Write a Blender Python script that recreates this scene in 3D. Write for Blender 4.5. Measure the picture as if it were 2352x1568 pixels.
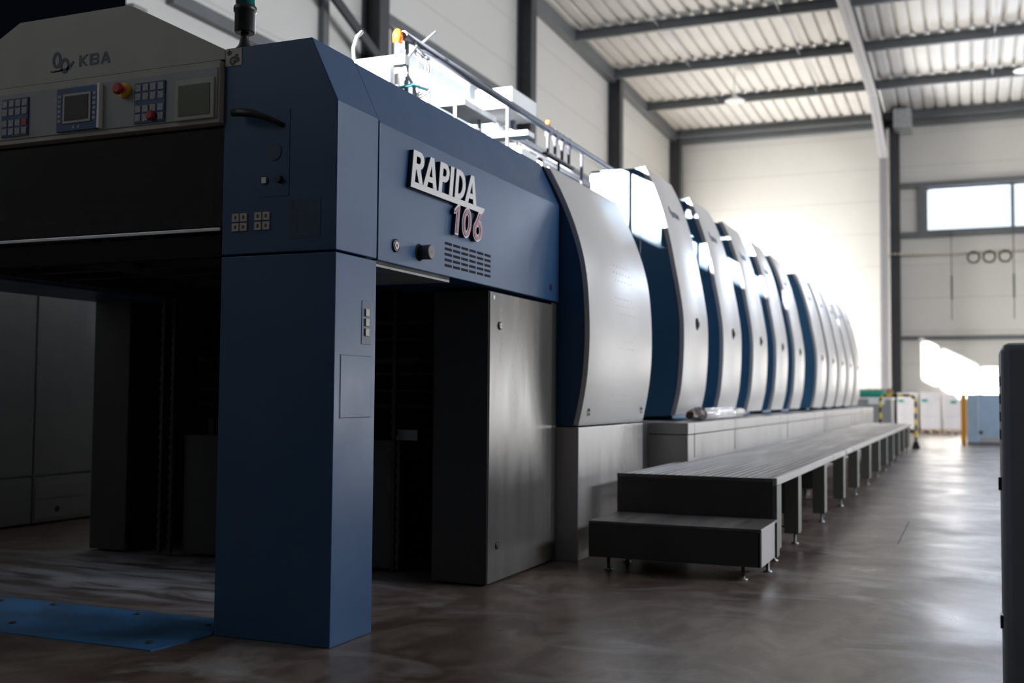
import bpy, bmesh, math, random
from mathutils import Vector, Matrix
random.seed(7)
SC = bpy.context.scene
COL = SC.collection
for o in list(bpy.data.objects): bpy.data.objects.remove(o)

# ------------------------------------------------------------------ camera
def make_camera():
    yaw, pitch, roll = .397524498, .0487990247, .00841983273
    cy, sy = math.cos(yaw), math.sin(yaw)
    f = Vector((-sy*math.cos(pitch), cy*math.cos(pitch), math.sin(pitch)))
    r0 = Vector((cy, sy, 0)); u0 = r0.cross(f)
    r = math.cos(roll)*r0 + math.sin(roll)*u0
    u = r.cross(f)
    cd = bpy.data.cameras.new('camera'); co = bpy.data.objects.new('camera', cd); COL.objects.link(co)
    m = Matrix.Identity(4)
    for i in range(3):
        m[i][0] = r[i]; m[i][1] = u[i]; m[i][2] = -f[i]
    m.translation = Vector((0, 0, 1.0)); co.matrix_world = m
    cd.sensor_fit = 'HORIZONTAL'; cd.sensor_width = 36; cd.lens = 38.471
    cd.clip_start = .05; cd.clip_end = 200
    cd.dof.use_dof = True; cd.dof.focus_distance = 4.45; cd.dof.aperture_fstop = 2.1
    SC.camera = co
make_camera()

# ------------------------------------------------------------------ light
SC.view_settings.view_transform = 'Standard'
SC.view_settings.look = 'None'
SC.view_settings.gamma = 1
SC.view_settings.use_curve_mapping = False
SC.view_settings.exposure = 0.0

W = bpy.data.worlds.new('sky'); SC.world = W; W.use_nodes = True
bg = W.node_tree.nodes['Background']
bg.inputs[0].default_value = (.80, .90, 1.0, 1); bg.inputs[1].default_value = 1.6

K = 1.9                                   # sun: metres along Y for each metre along X
sd = Vector((1, K, -.53)).normalized()
sl = bpy.data.lights.new('sun', 'SUN'); sl.energy = 85; sl.angle = math.radians(.6); sl.color = (1, .95, .88)
so = bpy.data.objects.new('sun', sl); COL.objects.link(so)
so.rotation_euler = (-sd).to_track_quat('Z', 'Y').to_euler(); so.location = (-20, -10, 15)

def area(name, loc, direction, sx, sy, power, color):
    l = bpy.data.lights.new(name, 'AREA'); l.shape = 'RECTANGLE'; l.size = sx; l.size_y = sy
    l.energy = power; l.color = color
    o = bpy.data.objects.new(name, l); COL.objects.link(o); o.location = loc
    d = Vector(direction).normalized()
    x = Vector((0, 0, 1)).cross(-d).normalized() if abs(d.z) < .9 else Vector((1, 0, 0))
    z = -d; y = z.cross(x)
    m = Matrix.Identity(4)
    for i in range(3): m[i][0] = x[i]; m[i][1] = y[i]; m[i][2] = z[i]
    m.translation = Vector(loc); o.matrix_world = m
    return o
# daylight standing in the hall windows; unseen gates added for glow and reflections
area('daylight_window_right', (10.35, 13, 6.45), (-1, .1, -.15), 14, 1.3, 1900, (.88, .93, 1.0))
area('daylight_window_back', (3.2, 35.4, 6.67), (0, -1, -.15), 8.6, 1.3, 620, (.78, .86, 1.0))
area('daylight_window_left_far', (-9.4, 18.5, 6.45), (1, 0, -.1), 4.8, 1.3, 240, (.9, .95, 1.0))
area('daylight_window_left_near', (-9.4, -2.1, 6.45), (1, .9, -.2), 8.6, 1.3, 25, (.85, .92, 1.0))
area('fill_gate_right', (10.3, 27.7, 1.1), (-1, 0, 0), 13.4, 2.2, 480, (1.0, .97, .93))  # unseen opening added for the bright reflection on the blue post
area('fill_gate_back', (7.9, 35.3, 1.2), (0, -1, 0), 3.8, 2.4, 120, (1.0, .97, .94))  # unseen opening added to put a reflection on the grey door
area('fill_gate_left', (-9.3, 32.3, 2.0), (1, .15, 0), 3.8, 4.0, 2100, (1.0, .99, .96))  # no gate known here; added to whiten the back wall's left part

# ------------------------------------------------------------------ materials
def mat(name, col, rough=.5, metal=0., var=.0, vscale=6., bump=0., bscale=60., spec=.5, rvar=0., coat=0.,
        col2=None, stretch=(1, 1, 1), detail=4.):
    m = bpy.data.materials.new(name); m.use_nodes = True
    nt = m.node_tree; b = nt.nodes['Principled BSDF']
    b.inputs['Base Color'].default_value = (*col, 1); b.inputs['Roughness'].default_value = rough
    b.inputs['Metallic'].default_value = metal; b.inputs['Specular IOR Level'].default_value = spec
    b.inputs['Coat Weight'].default_value = coat
    if var or bump or rvar:
        tc = nt.nodes.new('ShaderNodeTexCoord'); mp = nt.nodes.new('ShaderNodeMapping')
        mp.inputs['Scale'].default_value = stretch
        nt.links.new(tc.outputs['Object'], mp.inputs[0])
    if var or rvar:
        n = nt.nodes.new('ShaderNodeTexNoise'); n.inputs['Scale'].default_value = vscale; n.inputs['Detail'].default_value = detail
        nt.links.new(mp.outputs[0], n.inputs['Vector'])
        if var:
            mx = nt.nodes.new('ShaderNodeMix'); mx.data_type = 'RGBA'
            c2 = col2 or tuple(c*(1-var) for c in col)
            mx.inputs[6].default_value = (*c2, 1); mx.inputs[7].default_value = (*[min(1, c*(1+var*.4)) for c in col], 1)
            rr = nt.nodes.new('ShaderNodeValToRGB'); rr.color_ramp.elements[0].position = .35; rr.color_ramp.elements[1].position = .65
            nt.links.new(n.outputs['Fac'], rr.inputs[0]); nt.links.new(rr.outputs[0], mx.inputs[0])
            nt.links.new(mx.outputs[2], b.inputs['Base Color'])
        if rvar:
            mr = nt.nodes.new('ShaderNodeMapRange'); mr.inputs[1].default_value = .3; mr.inputs[2].default_value = .7
            mr.inputs[3].default_value = max(.02, rough-rvar); mr.inputs[4].default_value = rough+rvar
            nt.links.new(n.outputs['Fac'], mr.inputs[0]); nt.links.new(mr.outputs[0], b.inputs['Roughness'])
    if bump:
        n2 = nt.nodes.new('ShaderNodeTexNoise'); n2.inputs['Scale'].default_value = bscale; n2.inputs['Detail'].default_value = 3
        nt.links.new(mp.outputs[0], n2.inputs['Vector'])
        bp = nt.nodes.new('ShaderNodeBump'); bp.inputs['Strength'].default_value = bump; bp.inputs['Distance'].default_value = .01
        nt.links.new(n2.outputs['Fac'], bp.inputs['Height']); nt.links.new(bp.outputs[0], b.inputs['Normal'])
    return m

M = {}
M['blue'] = mat('blue_paint', (.024, .072, .165), .33, spec=.38, var=.05, vscale=3, bump=.03, bscale=300, rvar=.05)
M['blue_dark'] = mat('deep_blue_paint', (.013, .045, .10), .38, var=.15, vscale=4)
M['grey'] = mat('silver_grey_paint', (.57, .55, .535), .36, metal=.1, var=.05, vscale=2, rvar=.04, stretch=(1, 1, .3))
M['door_grey'] = mat('grey_door_paint', (.13, .122, .115), .24, metal=.15, var=.12, vscale=3, rvar=.05, stretch=(3, 3, .4))
M['edge_grey'] = mat('dark_edge_grey', (.16, .155, .14), .45)
M['plinth'] = mat('plinth_grey_paint', (.42, .40, .39), .33, metal=.2, var=.15, vscale=3, rvar=.06, stretch=(1, 2, .3))
M['cream'] = mat('cream_paint', (.42, .40, .36), .5, var=.05)
M['panelgrey'] = mat('grey_green_panel', (.30, .32, .31), .45, var=.04)
M['keyblue'] = mat('keypad_blue', (.015, .06, .18), .4)
M['key'] = mat('key_cap', (.35, .36, .37), .5, var=.3, vscale=90)
M['red'] = mat('red_plastic', (.45, .015, .02), .35)
M['yellow'] = mat('yellow_plastic', (.8, .42, .02), .4)
M['orange'] = mat('orange_lens', (1.0, .22, .02), .3)
M['screen'] = mat('dark_screen', (.02, .02, .02), .15)
M['lcd'] = mat('green_lcd', (.075, .085, .035), .25)
M['black'] = mat('black_plastic', (.012, .012, .013), .35)
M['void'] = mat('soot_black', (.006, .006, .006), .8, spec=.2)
M['grime'] = mat('oily_dark_metal', (.035, .029, .023), .5, metal=.1, var=.6, vscale=9, bump=.2, bscale=30, rvar=.15)
M['steel'] = mat('bare_steel', (.45, .45, .46), .3, metal=.9, var=.1)
M['galv'] = mat('galvanised_sheet', (.6, .62, .63), .4, metal=.6, var=.15, vscale=10)
M['beam'] = mat('grey_steel_paint', (.14, .15, .155), .5, var=.08)
M['beam_dark'] = mat('dark_steel_paint', (.055, .057, .062), .5, var=.1)
M['beam_light'] = mat('pale_and_lit_steel', (.30, .295, .30), .5, var=.05)
M['white'] = mat('white_enamel', (.8, .8, .78), .4)
M['decal'] = mat('sticker_beige', (.45, .42, .36), .5)
M['ink'] = mat('dark_ink', (.02, .025, .035), .5)
M['logo_blue'] = mat('emblem_blue', (.03, .055, .10), .4)
M['letter'] = mat('letter_silver', (.62, .59, .58), .4, metal=.1)
M['letter_red'] = mat('letter_maroon', (.30, .07, .12), .35)
M['deck'] = mat('ribbed_deck_metal', (.13, .118, .115), .42, metal=.1, var=.3, vscale=2.2, rvar=.1, stretch=(5, .35, 1))
M['dark_grey'] = mat('dark_grey_paint', (.045, .044, .041), .5, var=.15, vscale=5)
M['door_shade'] = mat('shaded_door_grey', (.030, .029, .027), .5, var=.1)  # door grey darkened: shade on camera-facing door ends put into the colour
M['unit_blue'] = mat('teal_blue_unit_lit', (.045, .145, .27), .36, var=.04)  # tealer blue, lightened: the units' brighter light is put into it
M['leg'] = mat('leg_grey_green', (.13, .135, .12), .45, var=.1)
M['stripe_y'] = mat('barrier_yellow', (.75, .58, .03), .45)
M['stripe_k'] = mat('barrier_black', (.02, .02, .022), .45)
M['carton'] = mat('white_carton', (.62, .60, .62), .7, var=.06, vscale=3)
M['wood'] = mat('pallet_wood', (.45, .33, .2), .8, var=.3, vscale=12)
M['green'] = mat('green_film', (.02, .28, .20), .35)
M['kraft'] = mat('brown_kraft_paper', (.42, .22, .13), .75, var=.4, vscale=14)
M['film'] = mat('clear_film_white', (.80, .78, .78), .15, var=.12, vscale=9, bump=.25, bscale=25, coat=.6)
M['tatter'] = mat('tattered_dark_wrap', (.02, .017, .013), .4, var=.8, vscale=22, bump=.8, bscale=35, col2=(.07, .02, .012))
M['orange_paint'] = mat('orange_post_paint', (.62, .27, .02), .5)
M['skyblue'] = mat('pale_blue_sheet', (.36, .50, .66), .5, var=.08)
M['plate_blue'] = mat('floor_plate_blue', (.04, .15, .33), .5, var=.5, vscale=3.5, col2=(.04, .10, .19), rvar=.1)
M['cabinet'] = mat('cabinet_grey', (.26, .265, .26), .38, var=.05)
M['navy'] = mat('navy_tarpaulin', (.0025, .0028, .005), 1.0, spec=.0)
M['console'] = mat('console_slate_blue', (.19, .22, .265), .45, var=.12, vscale=2, bump=.05, bscale=200)
M['cable'] = mat('grey_cable', (.45, .46, .48), .45)
M['rail'] = mat('rail_blue_grey', (.11, .12, .15), .4)
M['pipe'] = mat('pipe_grey', (.25, .26, .29), .35, metal=.4)
M['carrier'] = mat('beige_cable_carrier', (.55, .5, .38), .6)
M['rubber'] = mat('black_rubber', (.02, .02, .02), .6)
M['lamp_white'] = mat('lamp_shade_white', (.75, .75, .74), .4)
M['bottle'] = mat('smoky_plastic', (.10, .10, .13), .2)
M['teal'] = mat('teal_hose', (.1, .55, .6), .4)
M['green_lens'] = mat('green_lens', (.01, .22, .17), .15, coat=.5)

def glassy(name, tint, refl, rough):
    m = bpy.data.materials.new(name); m.use_nodes = True; nt = m.node_tree
    nt.nodes.remove(nt.nodes['Principled BSDF']); out = nt.nodes['Material Output']
    t = nt.nodes.new('ShaderNodeBsdfTransparent'); t.inputs[0].default_value = (*tint, 1)
    g = nt.nodes.new('ShaderNodeBsdfGlossy'); g.inputs['Roughness'].default_value = rough
    mx = nt.nodes.new('ShaderNodeMixShader'); mx.inputs[0].default_value = refl
    nt.links.new(t.outputs[0], mx.inputs[1]); nt.links.new(g.outputs[0], mx.inputs[2]); nt.links.new(mx.outputs[0], out.inputs[0])
    return m
M['glass'] = glassy('window_glass', (.97, .98, 1.0), .05, .02)
M['plexi'] = glassy('smoked_guard_sheet', (.38, .36, .34), .025, .10)

def wall_material(name, col, joint=1.0, axis=2):
    m = bpy.data.materials.new(name); m.use_nodes = True; nt = m.node_tree; b = nt.nodes['Principled BSDF']
    b.inputs['Roughness'].default_value = .5
    tc = nt.nodes.new('ShaderNodeTexCoord'); sp = nt.nodes.new('ShaderNodeSeparateXYZ'); nt.links.new(tc.outputs['Object'], sp.inputs[0])
    def comb(period, width):
        mo = nt.nodes.new('ShaderNodeMath'); mo.operation = 'MODULO'; mo.inputs[1].default_value = period
        ad = nt.nodes.new('ShaderNodeMath'); ad.operation = 'ADD'; ad.inputs[1].default_value = 100
        nt.links.new(sp.outputs[axis], ad.inputs[0]); nt.links.new(ad.outputs[0], mo.inputs[0])
        lt = nt.nodes.new('ShaderNodeMath'); lt.operation = 'LESS_THAN'; lt.inputs[1].default_value = width
        nt.links.new(mo.outputs[0], lt.inputs[0]); return lt
    fine = comb(.2, .02); big = comb(joint, .035)
    mx = nt.nodes.new('ShaderNodeMath'); mx.operation = 'MAXIMUM'
    nt.links.new(fine.outputs[0], mx.inputs[0]); nt.links.new(big.outputs[0], mx.inputs[1])
    n = nt.nodes.new('ShaderNodeTexNoise'); n.inputs['Scale'].default_value = .7; nt.links.new(tc.outputs['Object'], n.inputs['Vector'])
    c1 = nt.nodes.new('ShaderNodeMix'); c1.data_type = 'RGBA'
    c1.inputs[6].default_value = (*[c*.92 for c in col], 1); c1.inputs[7].default_value = (*col, 1); nt.links.new(n.outputs['Fac'], c1.inputs[0])
    c2 = nt.nodes.new('ShaderNodeMix'); c2.data_type = 'RGBA'; c2.inputs[7].default_value = (*[c*.72 for c in col], 1)
    ml = nt.nodes.new('ShaderNodeMath'); ml.operation = 'MULTIPLY'; ml.inputs[1].default_value = .55
    nt.links.new(big.outputs[0], ml.inputs[0]); nt.links.new(ml.outputs[0], c2.inputs[0]); nt.links.new(c1.outputs[2], c2.inputs[6])
    nt.links.new(c2.outputs[2], b.inputs['Base Color'])
    bp = nt.nodes.new('ShaderNodeBump'); bp.inputs['Strength'].default_value = .7; bp.inputs['Distance'].default_value = .02; bp.invert = True
    nt.links.new(mx.outputs[0], bp.inputs['Height']); nt.links.new(bp.outputs[0], b.inputs['Normal'])
    return m
M['wall'] = wall_material('ribbed_wall_panel', (.72, .70, .655))
M['wall_dark'] = wall_material('ribbed_wall_panel_grey', (.12, .12, .12))
M['roof'] = mat('roof_sheet_white', (.66, .64, .60), .5, var=.06, vscale=1)

def floor_material():
    m = bpy.data.materials.new('polished_concrete'); m.use_nodes = True; nt = m.node_tree; b = nt.nodes['Principled BSDF']
    tc = nt.nodes.new('ShaderNodeTexCoord')
    def noise(scale, stretch, detail=6, dist=0., rot=0.):
        mp = nt.nodes.new('ShaderNodeMapping'); mp.inputs['Scale'].default_value = stretch; mp.inputs['Rotation'].default_value = (0, 0, rot)
        nt.links.new(tc.outputs['Object'], mp.inputs[0])
        n = nt.nodes.new('ShaderNodeTexNoise'); n.inputs['Scale'].default_value = scale; n.inputs['Detail'].default_value = detail
        n.inputs['Distortion'].default_value = dist; nt.links.new(mp.outputs[0], n.inputs['Vector']); return n
    def ramp(n, a, b_, ca, cb):
        r = nt.nodes.new('ShaderNodeValToRGB'); e = r.color_ramp.elements
        e[0].position = a; e[1].position = b_; e[0].color = (*ca, 1); e[1].color = (*cb, 1)
        nt.links.new(n.outputs['Fac'], r.inputs[0]); return r
    def mixc(fac, a, b_, blend='MIX'):
        x = nt.nodes.new('ShaderNodeMix'); x.data_type = 'RGBA'; x.blend_type = blend
        if isinstance(fac, float): x.inputs[0].default_value = fac
        else: nt.links.new(fac, x.inputs[0])
        for i, v in ((6, a), (7, b_)):
            if isinstance(v, tuple): x.inputs[i].default_value = (*v, 1)
            else: nt.links.new(v, x.inputs[i])
        return x
    big = ramp(noise(.8, (1, .8, 1), 6, .9), .35, .68, (.102, .073, .057), (.195, .153, .131))
    blot = ramp(noise(4.5, (1, .6, 1), 7, 1.5, .4), .42, .60, (.62, .58, .55), (1, 1, 1))
    c = mixc(1.0, big.outputs[0], blot.outputs[0], 'MULTIPLY')
    streak = ramp(noise(1.1, (.8, 1.5, 1), 6, 1.6, .6), .56, .70, (0, 0, 0), (1, 1, 1))
    c = mixc(streak.outputs[0], c.outputs[2], (.25, .235, .23))
    fine = ramp(noise(45, (1, 1, 1), 3), .3, .7, (.86, .86, .86), (1.1, 1.1, 1.1))
    c = mixc(1.0, c.outputs[2], fine.outputs[0], 'MULTIPLY')
    # pale spray-powder residue swept over the concrete below the delivery
    def grad(axis, lo0, lo1, hi0, hi1):
        sx = nt.nodes.new('ShaderNodeSeparateXYZ'); nt.links.new(tc.outputs['Object'], sx.inputs[0])
        a = nt.nodes.new('ShaderNodeMapRange'); a.inputs[1].default_value = lo0; a.inputs[2].default_value = lo1
        d = nt.nodes.new('ShaderNodeMapRange'); d.inputs[1].default_value = hi0; d.inputs[2].default_value = hi1; d.inputs[3].default_value = 1; d.inputs[4].default_value = 0
        nt.links.new(sx.outputs[axis], a.inputs[0]); nt.links.new(sx.outputs[axis], d.inputs[0])
        m_ = nt.nodes.new('ShaderNodeMath'); m_.operation = 'MULTIPLY'; nt.links.new(a.outputs[0], m_.inputs[0]); nt.links.new(d.outputs[0], m_.inputs[1]); return m_
    gx = grad(0, -5.6, -4.4, -3.3, -2.6); gy = grad(1, 3.95, 4.5, 5.1, 5.7)
    pw = ramp(noise(1.7, (.7, 2.4, 1), 7, 1.8, .5), .36, .60, (.1, .1, .1), (1, 1, 1))
    m1 = nt.nodes.new('ShaderNodeMath'); m1.operation = 'MULTIPLY'; nt.links.new(gx.outputs[0], m1.inputs[0]); nt.links.new(gy.outputs[0], m1.inputs[1])
    m2 = nt.nodes.new('ShaderNodeMath'); m2.operation = 'MULTIPLY'; nt.links.new(m1.outputs[0], m2.inputs[0]); nt.links.new(pw.outputs[0], m2.inputs[1])
    c = mixc(m2.outputs[0], c.outputs[2], (.58, .58, .66))
    nt.links.new(c.outputs[2], b.inputs['Base Color'])
    rn = noise(1.3, (1, 1, 1), 5, .8, .2)
    mr = nt.nodes.new('ShaderNodeMapRange'); mr.inputs[1].default_value = .3; mr.inputs[2].default_value = .7; mr.inputs[3].default_value = .27; mr.inputs[4].default_value = .42
    nt.links.new(rn.outputs['Fac'], mr.inputs[0]); nt.links.new(mr.outputs[0], b.inputs['Roughness'])
    bn = noise(7, (1, 1, 1), 5, .5)
    bp = nt.nodes.new('ShaderNodeBump'); bp.inputs['Strength'].default_value = .015; bp.inputs['Distance'].default_value = .01
    nt.links.new(bn.outputs['Fac'], bp.inputs['Height']); nt.links.new(bp.outputs[0], b.inputs['Normal'])
    b.inputs['Specular IOR Level'].default_value = .38
    return m
M['floor'] = floor_material()

# ------------------------------------------------------------------ mesh builder
class MB:
    def __init__(s, *mats): s.bm = bmesh.new(); s.mats = list(mats); s.smooth = []
    def _mi(s, f, mi, sm=False):
        f.material_index = mi; f.smooth = sm
    def box(s, x0, x1, y0, y1, z0, z1, mi=0):
        v = [s.bm.verts.new(p) for p in ((x0, y0, z0), (x1, y0, z0), (x1, y1, z0), (x0, y1, z0), (x0, y0, z1), (x1, y0, z1), (x1, y1, z1), (x0, y1, z1))]
        for q in ((0, 3, 2, 1), (4, 5, 6, 7), (0, 1, 5, 4), (1, 2, 6, 5), (2, 3, 7, 6), (3, 0, 4, 7)):
            s._mi(s.bm.faces.new([v[i] for i in q]), mi)
        return s
    def prism(s, poly, ax, a, b, mi=0, smooth=False):
        def P(p, t): return {'x': (t, p[0], p[1]), 'y': (p[0], t, p[1]), 'z': (p[0], p[1], t)}[ax]
        A = [s.bm.verts.new(P(p, a)) for p in poly]; B = [s.bm.verts.new(P(p, b)) for p in poly]; n = len(poly)
        s._mi(s.bm.faces.new(A), mi); s._mi(s.bm.faces.new(B[::-1]), mi)
        for i in range(n):
            j = (i+1) % n; s._mi(s.bm.faces.new((A[i], B[i], B[j], A[j])), mi, smooth)
        return s
    def strip(s, pts, ax, a, b, th, mi=0):
        """thin sheet following an open 2-D outline, offset inwards by th"""
        n = len(pts); off = []
        for i in range(n):
            p0 = Vector(pts[max(0, i-1)]); p1 = Vector(pts[min(n-1, i+1)]); d = (p1-p0).normalized(); nn = Vector((d.y, -d.x))
            off.append((pts[i][0]+nn.x*th, pts[i][1]+nn.y*th))
        return s.prism(list(pts)+off[::-1], ax, a, b, mi, True)
    def tube(s, pts, r, n=12, mi=0, cap=True, closed=False, mats=None, radii=None):
        pts = [Vector(p) for p in pts]; rings = []; N = len(pts); prev = None
        for i, p in enumerate(pts):
            if closed: d = (pts[(i+1) % N]-pts[i-1]).normalized()
            else: d = (pts[min(N-1, i+1)]-pts[max(0, i-1)]).normalized()
            up = prev if prev is not None else (Vector((0, 0, 1)) if abs(d.z) < .9 else Vector((1, 0, 0)))
            x = up.cross(d)
            if x.length < 1e-5: x = Vector((0, 1, 0)).cross(d)
            x.normalize(); y = d.cross(x); prev = y
            rr = radii[i] if radii else r
            rings.append([s.bm.verts.new(p+x*rr*math.cos(2*math.pi*k/n)+y*rr*math.sin(2*math.pi*k/n)) for k in range(n)])
        for i in range(N if closed else N-1):
            a, b = rings[i], rings[(i+1) % N]
            for k in range(n):
                s._mi(s.bm.faces.new((a[k], a[(k+1) % n], b[(k+1) % n], b[k])), mats[i] if mats else mi, True)
        if cap and not closed:
            s._mi(s.bm.faces.new(rings[0][::-1]), mi); s._mi(s.bm.faces.new(rings[-1]), mi)
        return s
    def lathe(s, prof, c, ax='z', n=24, mi=0):
        pts = []; radii = []
        for r, t in prof:
            pts.append({'z': (c[0], c[1], c[2]+t), 'x': (c[0]+t, c[1], c[2]), 'y': (c[0], c[1]+t, c[2])}[ax]); radii.append(max(r, 1e-4))
        dirv = Vector({'z': (0, 0, 1), 'x': (1, 0, 0), 'y': (0, 1, 0)}[ax]); x = Vector({'z': (1, 0, 0), 'x': (0, 1, 0), 'y': (0, 0, 1)}[ax]); y = dirv.cross(x)
        rings = [[s.bm.verts.new(Vector(p)+x*r*math.cos(2*math.pi*k/n)+y*r*math.sin(2*math.pi*k/n)) for k in range(n)] for p, r in zip(pts, radii)]
        for a, b in zip(rings, rings[1:]):
            for k in range(n): s._mi(s.bm.faces.new((a[k], a[(k+1) % n], b[(k+1) % n], b[k])), mi, True)
        s._mi(s.bm.faces.new(rings[0][::-1]), mi); s._mi(s.bm.faces.new(rings[-1]), mi)
        return s
    def addmesh(s, me, fn, mi=0):
        vs = [s.bm.verts.new(fn(v.co)) for v in me.vertices]
        for p in me.polygons:
            try: s._mi(s.bm.faces.new([vs[i] for i in p.vertices]), mi)
            except ValueError: pass
        return s

def rootloc(o):
    v = Vector((0, 0, 0))
    while o is not None: v += o.location; o = o.parent
    return v
def obj(name, mb, parent=None, bevel=0., label=None, loc=None):
    bmesh.ops.recalc_face_normals(mb.bm, faces=mb.bm.faces[:])
    me = bpy.data.meshes.new(name)
    L = rootloc(parent) if parent else (Vector(loc) if loc else Vector((0, 0, 0)))
    bmesh.ops.translate(mb.bm, verts=mb.bm.verts[:], vec=-L)
    mb.bm.to_mesh(me); mb.bm.free()
    for m in mb.mats: me.materials.append(M[m])
    o = bpy.data.objects.new(name, me); COL.objects.link(o)
    if parent: o.parent = parent
    elif loc: o.location = loc
    if bevel:
        b = o.modifiers.new('bevel', 'BEVEL'); b.width = bevel; b.segments = 2; b.limit_method = 'ANGLE'; b.angle_limit = math.radians(40)
    if label: o['label'] = label
    return o
def tag(o, label, cat, group=None):
    o['label'] = label; o['category'] = cat
    if group: o['group'] = group
    return o
def thing(name, loc, label, cat, group=None):
    o = bpy.data.objects.new(name, None); COL.objects.link(o); o.location = loc; o.empty_display_size = .1
    return tag(o, label, cat, group)
def structure(name, mb, bevel=0.):
    o = obj(name, mb, bevel=bevel); o['kind'] = 'structure'; return o
def dup(root, dy=0, dx=0, dz=0, label=None):
    r = root.copy(); COL.objects.link(r); r.location = root.location+Vector((dx, dy, dz))
    if label: r['label'] = label
    for ch in list(root.children):
        c = ch.copy(); COL.objects.link(c); c.parent = r
        for g in list(ch.children):
            d = g.copy(); COL.objects.link(d); d.parent = c
    return r

def curve_mesh(splines, extrude=.01):
    cu = bpy.data.curves.new('glyph', 'CURVE'); cu.dimensions = '2D'; cu.fill_mode = 'BOTH'; cu.extrude = extrude/2
    for pts in splines:
        sp = cu.splines.new('POLY'); sp.points.add(len(pts)-1); sp.use_cyclic_u = True
        for i, p in enumerate(pts): sp.points[i].co = (p[0], p[1], 0, 1)
    return _tomesh(cu)
def text_mesh(body, size, extrude=.002, bold=0., sx=1.):
    cu = bpy.data.curves.new('text', 'FONT'); cu.body = body; cu.size = size; cu.extrude = extrude/2; cu.offset = bold
    cu.align_x = 'CENTER'; cu.align_y = 'CENTER'
    me = _tomesh(cu)
    for v in me.vertices: v.co.x *= sx
    return me
def _tomesh(cu):
    o = bpy.data.objects.new('tmp', cu); COL.objects.link(o)
    dg = bpy.context.evaluated_depsgraph_get(); dg.update()
    me = bpy.data.meshes.new_from_object(o.evaluated_get(dg))
    bpy.data.objects.remove(o); bpy.data.curves.remove(cu)
    return me
def arc(cx, cy, rx, ry, a0, a1, n=14):
    return [(cx+rx*math.cos(math.radians(a0+(a1-a0)*i/n)), cy+ry*math.sin(math.radians(a0+(a1-a0)*i/n))) for i in range(n+1)]
def ell(cx, cy, rx, ry, n=32): return [(cx+rx*math.cos(2*math.pi*i/n), cy+ry*math.sin(2*math.pi*i/n)) for i in range(n)]
def onX(x, y0=0, z0=0): return lambda c: Vector((x+c.z, y0+c.x, z0+c.y))      # faces +X
def onY(y, x0=0, z0=0): return lambda c: Vector((x0+c.x, y-c.z, z0+c.y))      # faces -Y

# ------------------------------------------------------------------ the hall
XL, XR, YB, YF = -9.0, 10.0, 35.0, -7.0
def roofz(y): return 9.63+.023*(35-y)
structure('floor', MB('floor').box(XL-.3, XR+.3, YF-.3, YB+.3, -.3, 0))
def wall_with_holes(name, mat_, fixed, a0, a1, holes, axis, z1=12.0, zb=0.):
    mb = MB(mat_)
    def B(p, q, z0, z1_):
        if q-p < 1e-4 or z1_-z0 < 1e-4: return
        if axis == 'x': mb.box(fixed[0], fixed[1], p, q, z0, z1_)
        else: mb.box(p, q, fixed[0], fixed[1], z0, z1_)
    cuts = sorted({a0, a1} | {h[0] for h in holes} | {h[1] for h in holes})
    for p, q in zip(cuts, cuts[1:]):
        z = zb
        for h in sorted((h for h in holes if h[0] <= p and h[1] >= q), key=lambda h: h[2]):
            B(p, q, z, h[2]); z = h[3]
        B(p, q, z, z1)
    return structure(name, mb)
WL = [(-6.5, 2.3, 5.75, 7.1), (8.3, 9.55, 5.60, 7.1), (16.05, 20.5, 5.60, 7.15)]
wall_with_holes('wall_left', 'wall', (XL-.2, XL), YF, YB, WL+[(30.4, 34.2, 0.0, 4.0)], 'x')
wall_with_holes('wall_back', 'wall', (YB, YB+.2), XL-.2, XR+.2, [(-1.2, 7.6, 6.0, 7.32), (6.0, 9.8, 0, 2.4)], 'y')
wall_with_holes('wall_right', 'wall', (XR, XR+.2), YF, YB, [(6, 20, 5.8, 7.1), (21, 34.4, 0, 2.2)], 'x')  # ground-level holes in these walls are added for the gate lamps
structure('wall_front', MB('wall_dark').box(XL-.2, XR+.2, YF-.2, YF, 0, 12))

# windows: frame, mullions and panes
wn = [0]
def window(x, y0, y1, z0, z1, mull, axis='x', side=1):
    wn[0] += 1; nm = 'window_%d' % wn[0]
    r = MB('beam'); t = .05
    def B(mb, p, q, a, b, d0=-.12, d1=.03):
        if axis == 'x':
            xs = sorted((x+side*d0, x+side*d1)); mb.box(xs[0], xs[1], p, q, a, b)
        else:
            ys = sorted((x+side*d0, x+side*d1)); mb.box(p, q, ys[0], ys[1], a, b)
    B(r, y0, y1, z0, z0+t); B(r, y0, y1, z1-t, z1); B(r, y0, y0+t, z0+t, z1-t); B(r, y1-t, y1, z0+t, z1-t)
    o = structure(nm, r)
    for m in mull:
        mm = MB('beam'); B(mm, m-.03, m+.03, z0+t, z1-t); obj('mullion', mm, o)
    cuts = [y0+t]+[m for m in mull]+[y1-t]
    for a, b in zip(cuts, cuts[1:]):
        g = MB('glass'); B(g, a+.03, b-.03, z0+t, z1-t, -.07, -.06); obj('pane', g, o)
window(XL, -6.5, 2.3, 5.75, 7.1, [-4.3, -2.1, .1])
window(XL, 8.3, 9.55, 5.60, 7.1, [])
window(XL, 16.05, 20.5, 5.60, 7.15, [17.4, 19.45])
window(YB, -1.2, 7.6, 6.0, 7.32, [1.17, 3.5, 5.8], 'y', -1)
window(XR, 6, 20, 5.8, 7.1, [9+3*i for i in range(4)], 'x', -1)

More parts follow.
